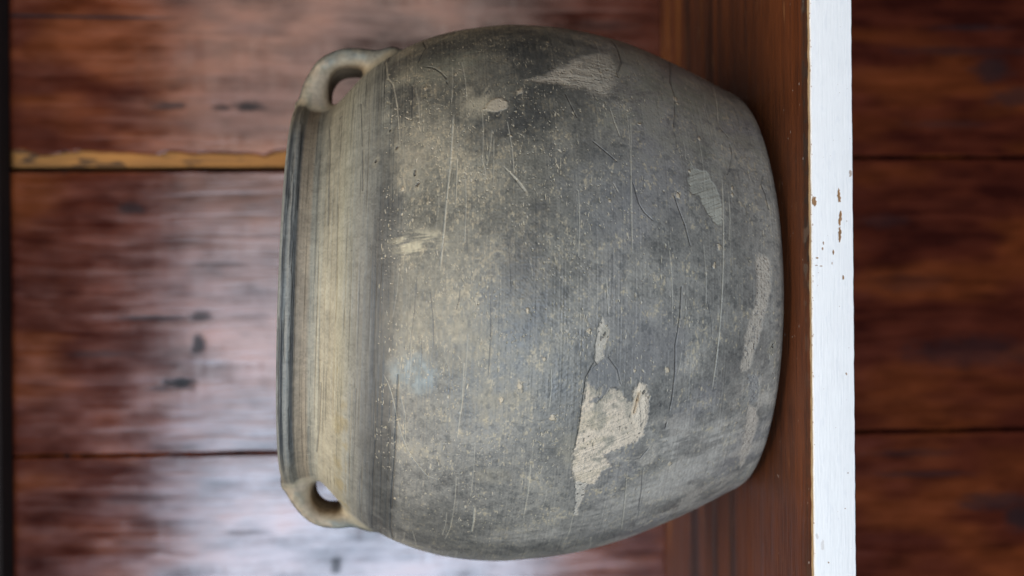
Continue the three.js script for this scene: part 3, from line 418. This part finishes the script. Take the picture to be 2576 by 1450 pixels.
for (let k = 0; k < 70; k++) {                       // long faint hair scratches
  const deg = (rnd() - 0.5) * 150, X = 1010 + rnd() * 800, L = 3 + 12 * rnd(), dX = (rnd() - 0.5) * 26, w = 0.8 + 0.7 * rnd(), tn = 0.2 + 0.4 * rnd(), dk = rnd() < 0.35;
  segments([deg, X, deg + L / 2, X + dX * 0.5 + 2, deg + L, X + dX], (o, q) => { const f = (1 - step(w * 0.4, w + 0.6, q)) * tn; if (dk) tint(o, 0.05, 0.05, 0.05, f); else tint(o, 0.34, 0.31, 0.24, f); ph[o] -= 0.08 * f; }, 3);
}
for (const [deg, X, s] of MARKS.pits) { const k2 = radiusAt(X) * Math.PI / 180; around(deg - 3, deg + 3, X - 26, X + 26, (o, d, x) => { const A = (d - deg) * k2, e = Math.hypot(A * 0.8 + 0.4 * (x - X), (x - X) * 1.25) / s + 1.1 * (fbm(x / 4, d * k2 / 4, 6, 2) - 0.5), f = 1 - step(0.3, 0.75, e), g = 1 - step(0.9, 2.6, e + 1.2 * (fbm(x / 7, d * k2 / 7, 16, 2) - 0.5)); tint(o, 0.27, 0.245, 0.18, 0.45 * g); tint(o, 0.05, 0.045, 0.04, 0.8 * f); ph[o] -= 0.3 * f; }); }

const clay = new THREE.MeshPhysicalMaterial({ name: 'weathered grey earthenware', map: colorTexture(TW, TH, pc), bumpMap: greyTexture(TW, TH, ph), bumpScale: 0.0019, roughnessMap: greyTexture(TW, TH, pr), roughness: 1, ior: 1.5 });
const clayPlain = new THREE.MeshStandardMaterial({ name: 'dusty inner clay', color: new THREE.Color().setRGB(0.16, 0.14, 0.11), roughness: 0.9 });
const clayHandle = new THREE.MeshStandardMaterial({ name: 'dusty handle clay', vertexColors: true, roughness: 0.85 });

const pot = group('clay_pot', { label: 'weathered grey earthenware pot with two lug handles standing on the brown shelf', category: 'pot' });
function turned(s0, s1, n, m) {                      // a band of the pot's outside between two rows of the profile
  const pos = [], uv = [], nor = [], idx = [], p = new THREE.Vector3(), q = new THREE.Vector3(), r = new THREE.Vector3(), e = 0.0012;
  const at = (s, th, out) => { const f = clamp(s) * NS, i = Math.min(NS - 1, Math.floor(f)), R = lerp(SR[i], SR[i + 1], f - i), X = lerp(SX[i], SX[i + 1], f - i); return place(th, R * wobble(th, X), X, out); };
  for (let j = 0; j <= n; j++) for (let i = 0; i <= m; i++) {
    const s = lerp(s0, s1, j / n), th = lerp(-Math.PI, Math.PI, i / m);
    at(s, th, p); pos.push(p.x, p.y, p.z); uv.push(0.5 + th / SPAN, 1 - s);
    at(Math.min(1, s + e), th, q); at(Math.max(0, s - e), th, r); q.sub(r);
    at(s, th + 0.004, r); const t = r.clone(); at(s, th - 0.004, r); t.sub(r);
    t.cross(q).normalize(); if (t.x * p.x + t.z * p.z < 0 && SX[Math.floor(s * NS)] > 760 && SX[Math.floor(s * NS)] < 1845) t.negate(); nor.push(t.x, t.y, t.z);
  }
  for (let j = 0; j < n; j++) for (let i = 0; i < m; i++) { const a = j * (m + 1) + i, b = a + m + 1; idx.push(a, a + 1, b, b, a + 1, b + 1); }
  const g = new THREE.BufferGeometry(); g.setAttribute('position', new THREE.Float32BufferAttribute(pos, 3)); g.setAttribute('normal', new THREE.Float32BufferAttribute(nor, 3)); g.setAttribute('uv', new THREE.Float32BufferAttribute(uv, 2)); g.setIndex(idx); return g;
}
const S1 = rowOfX(787), S2 = rowOfX(965);
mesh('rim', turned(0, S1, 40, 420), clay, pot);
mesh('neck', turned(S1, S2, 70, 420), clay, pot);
mesh('body', turned(S2, 1, 220, 420), clay, pot);
{ // inside of the pot and underside
  const inner = [[438, 752], [431, 759], [424, 774], [420, 815], [430, 845], [470, 885], [530, 945], [580, 1020], [610, 1190], [612, 1320], [580, 1500], [520, 1680], [430, 1780], [300, 1812], [0, 1818]];
  const flat = (pts) => { const pos = [], idx = [], m = 120, v = new THREE.Vector3(); pts.forEach(([r, X]) => { for (let i = 0; i <= m; i++) { const th = lerp(-Math.PI, Math.PI, i / m); place(th, r * wobble(th, X), X, v); pos.push(v.x, v.y, v.z); } }); for (let j = 0; j + 1 < pts.length; j++) for (let i = 0; i < m; i++) { const a = j * (m + 1) + i, b = a + m + 1; idx.push(a, b, a + 1, b, b + 1, a + 1); } const g = new THREE.BufferGeometry(); g.setAttribute('position', new THREE.Float32BufferAttribute(pos, 3)); g.setIndex(idx); g.computeVertexNormals(); return g; };
  mesh('inner_wall', flat(inner), clayPlain, pot);
  mesh('base', flat([[0, 1865.4], [415, 1866]]), clayPlain, pot);
}
// ---- the lug handles: straps from rim to shoulder, melted into the pot
function handle(side, outline, hole, wide) {         // outline and hole: [X, distance from the axis] around the lug, seen along z
  const loop = (pts) => new THREE.CatmullRomCurve3(pts.map(([X, L]) => new THREE.Vector3(X, L, 0)), true, 'centripetal').getSpacedPoints(56);
  const A = loop(outline), H = loop(hole);
  const flat = (pts, X, L) => {
    let best = 1e9, inside = false;
    for (let i = 0; i + 1 < pts.length; i++) {
      const a = pts[i], b = pts[i + 1], ex = b.x - a.x, ey = b.y - a.y, t = clamp(((X - a.x) * ex + (L - a.y) * ey) / (ex * ex + ey * ey + 1e-9)), q = (X - a.x - ex * t) ** 2 + (L - a.y - ey * t) ** 2;
      if (q < best) best = q;
      if ((a.y > L) !== (b.y > L) && X < (b.x - a.x) * (L - a.y) / (b.y - a.y) + a.x) inside = !inside;
    }
    return inside ? -Math.sqrt(best) : Math.sqrt(best);
  };
  const holeAt = (X, L, Z) => flat(H, X, L) + 3 * (noise(X / 26, L / 26, Z / 26) - 0.5);
  const strap = (X, L, Z) => {
    const r = 34, dA = flat(A, X, L) + 5 * (noise(X / 50, L / 50, Z / 50) - 0.5) + r, dz = Math.abs(Z) - wide + r + 6 * (noise(X / 45 + 7, L / 45, 3) - 0.5);
    const lug = Math.min(0, Math.max(dA, dz)) + Math.hypot(Math.max(0, dA), Math.max(0, dz)) - r, h = -holeAt(X, L, Z), k = 42, m = clamp(0.5 + 0.5 * (h - lug) / k);
    return lerp(lug, h, m) + k * m * (1 - m);
  };
  const shell = (X, L, Z) => { const rho = Math.hypot(L, Z) + 1e-6, y = -side * L, Xn = X + 0.041 * tiltW(X) * y + 11 * Math.sin(Math.atan2(y, Z)) ** 2 * tiltW(X) ** 3, th = Math.atan2(y, Z); if (Xn < 753) return Math.hypot(Math.max(0, Math.abs(rho - 455) - 15), 753 - Xn); const R = radiusAt(Xn) * wobble(th, Xn), d = (radiusAt(Xn + 4) - radiusAt(Xn - 4)) / 8; return (rho - R) / Math.sqrt(1 + d * d); };
  const K = 30, field = (X, L, Z) => { const a = strap(X, L, Z), b = shell(X, L, Z) + 1.6, h = clamp(0.5 + 0.5 * (b - a) / K); return lerp(b, a, h) - K * h * (1 - h); };
  const step_ = 4, X0 = 692, L0 = 395, Z0 = -180, nx = 98, nl = 66, nz = 91;
  const F = new Float32Array(nx * nl * nz), at = (i, j, k) => (k * nl + j) * nx + i;
  for (let k = 0; k < nz; k++) for (let j = 0; j < nl; j++) for (let i = 0; i < nx; i++) F[at(i, j, k)] = field(X0 + i * step_, L0 + j * step_, Z0 + k * step_);
  const id = new Int32Array(nx * nl * nz).fill(-1), V = [];
  for (let k = 0; k < nz - 1; k++) for (let j = 0; j < nl - 1; j++) for (let i = 0; i < nx - 1; i++) {
    let n = 0, sx = 0, sy = 0, sz = 0;
    for (let e = 0; e < 12; e++) {
      const ax = e >> 2, u = e & 1, v = (e >> 1) & 1, c0 = [0, 0, 0], c1 = [0, 0, 0]; c0[(ax + 1) % 3] = c1[(ax + 1) % 3] = u; c0[(ax + 2) % 3] = c1[(ax + 2) % 3] = v; c1[ax] = 1;
      const f0 = F[at(i + c0[0], j + c0[1], k + c0[2])], f1 = F[at(i + c1[0], j + c1[1], k + c1[2])];
      if ((f0 < 0) !== (f1 < 0)) { const t = f0 / (f0 - f1); n++; sx += c0[0] + (c1[0] - c0[0]) * t; sy += c0[1] + (c1[1] - c0[1]) * t; sz += c0[2] + (c1[2] - c0[2]) * t; }
    }
    if (n) { id[at(i, j, k)] = V.length; V.push([X0 + (i + sx / n) * step_, L0 + (j + sy / n) * step_, Z0 + (k + sz / n) * step_]); }
  }
  const keep = V.map(([X, L, Z]) => strap(X, L, Z) < K + 3 && Math.hypot(L, Z) > 442), idx = [];
  const quad = (a, b, c, d, flip0) => { const flip = flip0 !== (side < 0); if (a < 0 || b < 0 || c < 0 || d < 0 || !(keep[a] || keep[b] || keep[c] || keep[d])) return; if (flip) idx.push(a, c, b, a, d, c); else idx.push(a, b, c, a, c, d); };
  for (let k = 1; k < nz - 1; k++) for (let j = 1; j < nl - 1; j++) for (let i = 1; i < nx - 1; i++) {
    const f = F[at(i, j, k)] < 0;
    if (f !== (F[at(i + 1, j, k)] < 0)) quad(id[at(i, j - 1, k - 1)], id[at(i, j, k - 1)], id[at(i, j, k)], id[at(i, j - 1, k)], !f);
    if (f !== (F[at(i, j + 1, k)] < 0)) quad(id[at(i - 1, j, k - 1)], id[at(i - 1, j, k)], id[at(i, j, k)], id[at(i, j, k - 1)], !f);
    if (f !== (F[at(i, j, k + 1)] < 0)) quad(id[at(i - 1, j - 1, k)], id[at(i, j - 1, k)], id[at(i, j, k)], id[at(i - 1, j, k)], !f);
  }
  const pos = [], nor = [], col = [], c = [0, 0, 0], n = new THREE.Vector3();
  for (const [X, L, Z] of V) {
    n.set(field(X + 2, L, Z) - field(X - 2, L, Z), field(X, L + 2, Z) - field(X, L - 2, Z), field(X, L, Z + 2) - field(X, L, Z - 2)).normalize();
    pos.push(side * L * U, (FOOT - X) * U, Z * U); nor.push(side * n.y, -n.x, n.z);
    const n2 = fbm(X / 40, L / 40, Z / 40, 3), n3 = fbm(X / 12, L / 12, Z / 12, 3), out = n.y * Math.sign(1) * 0.8 - n.x * 0.6, sh = shell(X, L, Z), sd = strap(X, L, Z);
    c[0] = 0.18; c[1] = 0.155; c[2] = 0.108;                                     // greenish grey strap
    mix3(c, 0.16, 0.163, 0.135, step(0.4, 0.65, n2)); mix3(c, 0.26, 0.235, 0.17, step(0.5, 0.68, n3) * 0.35);
    const hq = holeAt(X, L, Z), inHole = 1 - step(6, 26, hq + 8 * (n3 - 0.5)); mix3(c, 0.29, 0.22, 0.135, 0.85 * inHole); mix3(c, 0.17, 0.11, 0.055, 0.8 * step(0.75, 0.25, Math.abs(n.z)) * (1 - step(2, 12, hq))); // earth inside the loop
    if (X < 840) mix3(c, 0.30, 0.23, 0.155, 0.55 * step(0.42, 0.6, fbm(X / 18, L / 18, Z / 18 + 9, 3))); const joint = 1 - step(2, 20, sh); mix3(c, 0.30, 0.245, 0.15, 0.65 * joint);
    
    mix3(c, 0.045, 0.047, 0.044, 0.85 * (1 - step(4, 14, -flat(A, X, L) + 6 * (n3 - 0.5))) * step(0.75, 0.25, n.z + 0.5 * (n3 - 0.5)));  // sooty outer edge
    const m = 1 + 0.4 * (n3 - 0.5) + 0.3 * (noise(X / 5, L / 5, Z / 5) - 0.5); c[0] *= m; c[1] *= m; c[2] *= m;
    { // run into the skin of the pot where the strap dies into it
      const y = -side * L, Xn = clamp(X + 0.041 * tiltW(X) * y + 11 * Math.sin(Math.atan2(y, Z)) ** 2 * tiltW(X) ** 3, 752, 1850), deg = Math.atan2(y, Z) * 57.2958, dn = step(K - 30, K - 4, sd);
      if (dn > 0 && Math.abs(deg) < 99) { const o = Math.min(TH - 1, Math.floor(rowOf(Xn))) * TW + Math.floor(colOf(deg)); mix3(c, pc[o * 3], pc[o * 3 + 1], pc[o * 3 + 2], dn); }
    }
    col.push(c[0], c[1], c[2]);
  }
  const g = new THREE.BufferGeometry(); g.setAttribute('position', new THREE.Float32BufferAttribute(pos, 3)); g.setAttribute('normal', new THREE.Float32BufferAttribute(nor, 3)); g.setAttribute('color', new THREE.Float32BufferAttribute(col, 3)); g.setIndex(idx);
  return g;
}
mesh('handle', handle(1, [[766, 430], [765, 462], [773, 500], [788, 534], [816, 573], [862, 598], [910, 601], [957, 596], [1000, 602], [1010, 560], [900, 430]], [[852, 440], [838, 482], [841, 520], [860, 545], [890, 552], [918, 550], [932, 536], [918, 490], [890, 430]], 112), clayHandle, pot);
mesh('handle', handle(-1, [[730, 420], [719, 450], [725, 480], [741, 511], [767, 543], [805, 565], [851, 572], [890, 568], [935, 575], [950, 530], [850, 410]], [[802, 430], [790, 468], [792, 502], [810, 523], [844, 528], [872, 526], [892, 514], [885, 440], [850, 410]], 108), clayHandle, pot);
pot.position.x = -12 * U;
// ---------------------------------------------------------------- the daylit window opposite, which lights the shelf
{
  const win = group('window', { label: 'bright three-pane window facing the shelf from behind the camera', category: 'window' });
  for (const [x, y, w, h, power, c] of PANES) {
    const glow = new THREE.MeshStandardMaterial({ name: 'daylit glass', color: 0x000000, emissive: new THREE.Color().setRGB(...c), emissiveIntensity: 1 });
    const p = mesh('pane', new THREE.BoxGeometry(w, h, 0.006), glow, win); p.position.set(x, y, WINDOW_Z + 0.02);
    const l = new THREE.RectAreaLight(new THREE.Color().setRGB(...c), power, w, h);
    l.position.set(x, y, WINDOW_Z); l.lookAt(x, y, 0); scene.add(l);
  }
  const wood = new THREE.MeshStandardMaterial({ name: 'dark window frame wood', color: new THREE.Color().setRGB(0.05, 0.03, 0.02), roughness: 0.6 });
  for (const y of [-0.18, 0.70]) { const f = mesh('frame', new RoundedBoxGeometry(3.7, 0.06, 0.05, 2, 0.004), wood, win); f.position.set(-0.65, y, WINDOW_Z + 0.03); }
}
{
  const topPanel = group('added_top_light', { label: 'added bright light panel above the shelf, outside the picture', category: 'added_top_light' });
  const glow = new THREE.MeshStandardMaterial({ name: 'added top light glow', color: 0x000000, emissive: new THREE.Color().setRGB(...TOP_LIGHT.colour), emissiveIntensity: 1 });
  const p = mesh('pane', new THREE.BoxGeometry(TOP_LIGHT.size[0], 0.006, TOP_LIGHT.size[1]), glow, topPanel); p.position.set(TOP_LIGHT.at[0], TOP_LIGHT.at[1] + 0.02, TOP_LIGHT.at[2]);  // glowing face of the added overhead light
  const l = new THREE.RectAreaLight(new THREE.Color().setRGB(...TOP_LIGHT.colour), TOP_LIGHT.power, ...TOP_LIGHT.size);
  l.position.set(...TOP_LIGHT.at); l.rotation.x = -Math.PI / 2; scene.add(l);
}
renderer.render(scene, camera);
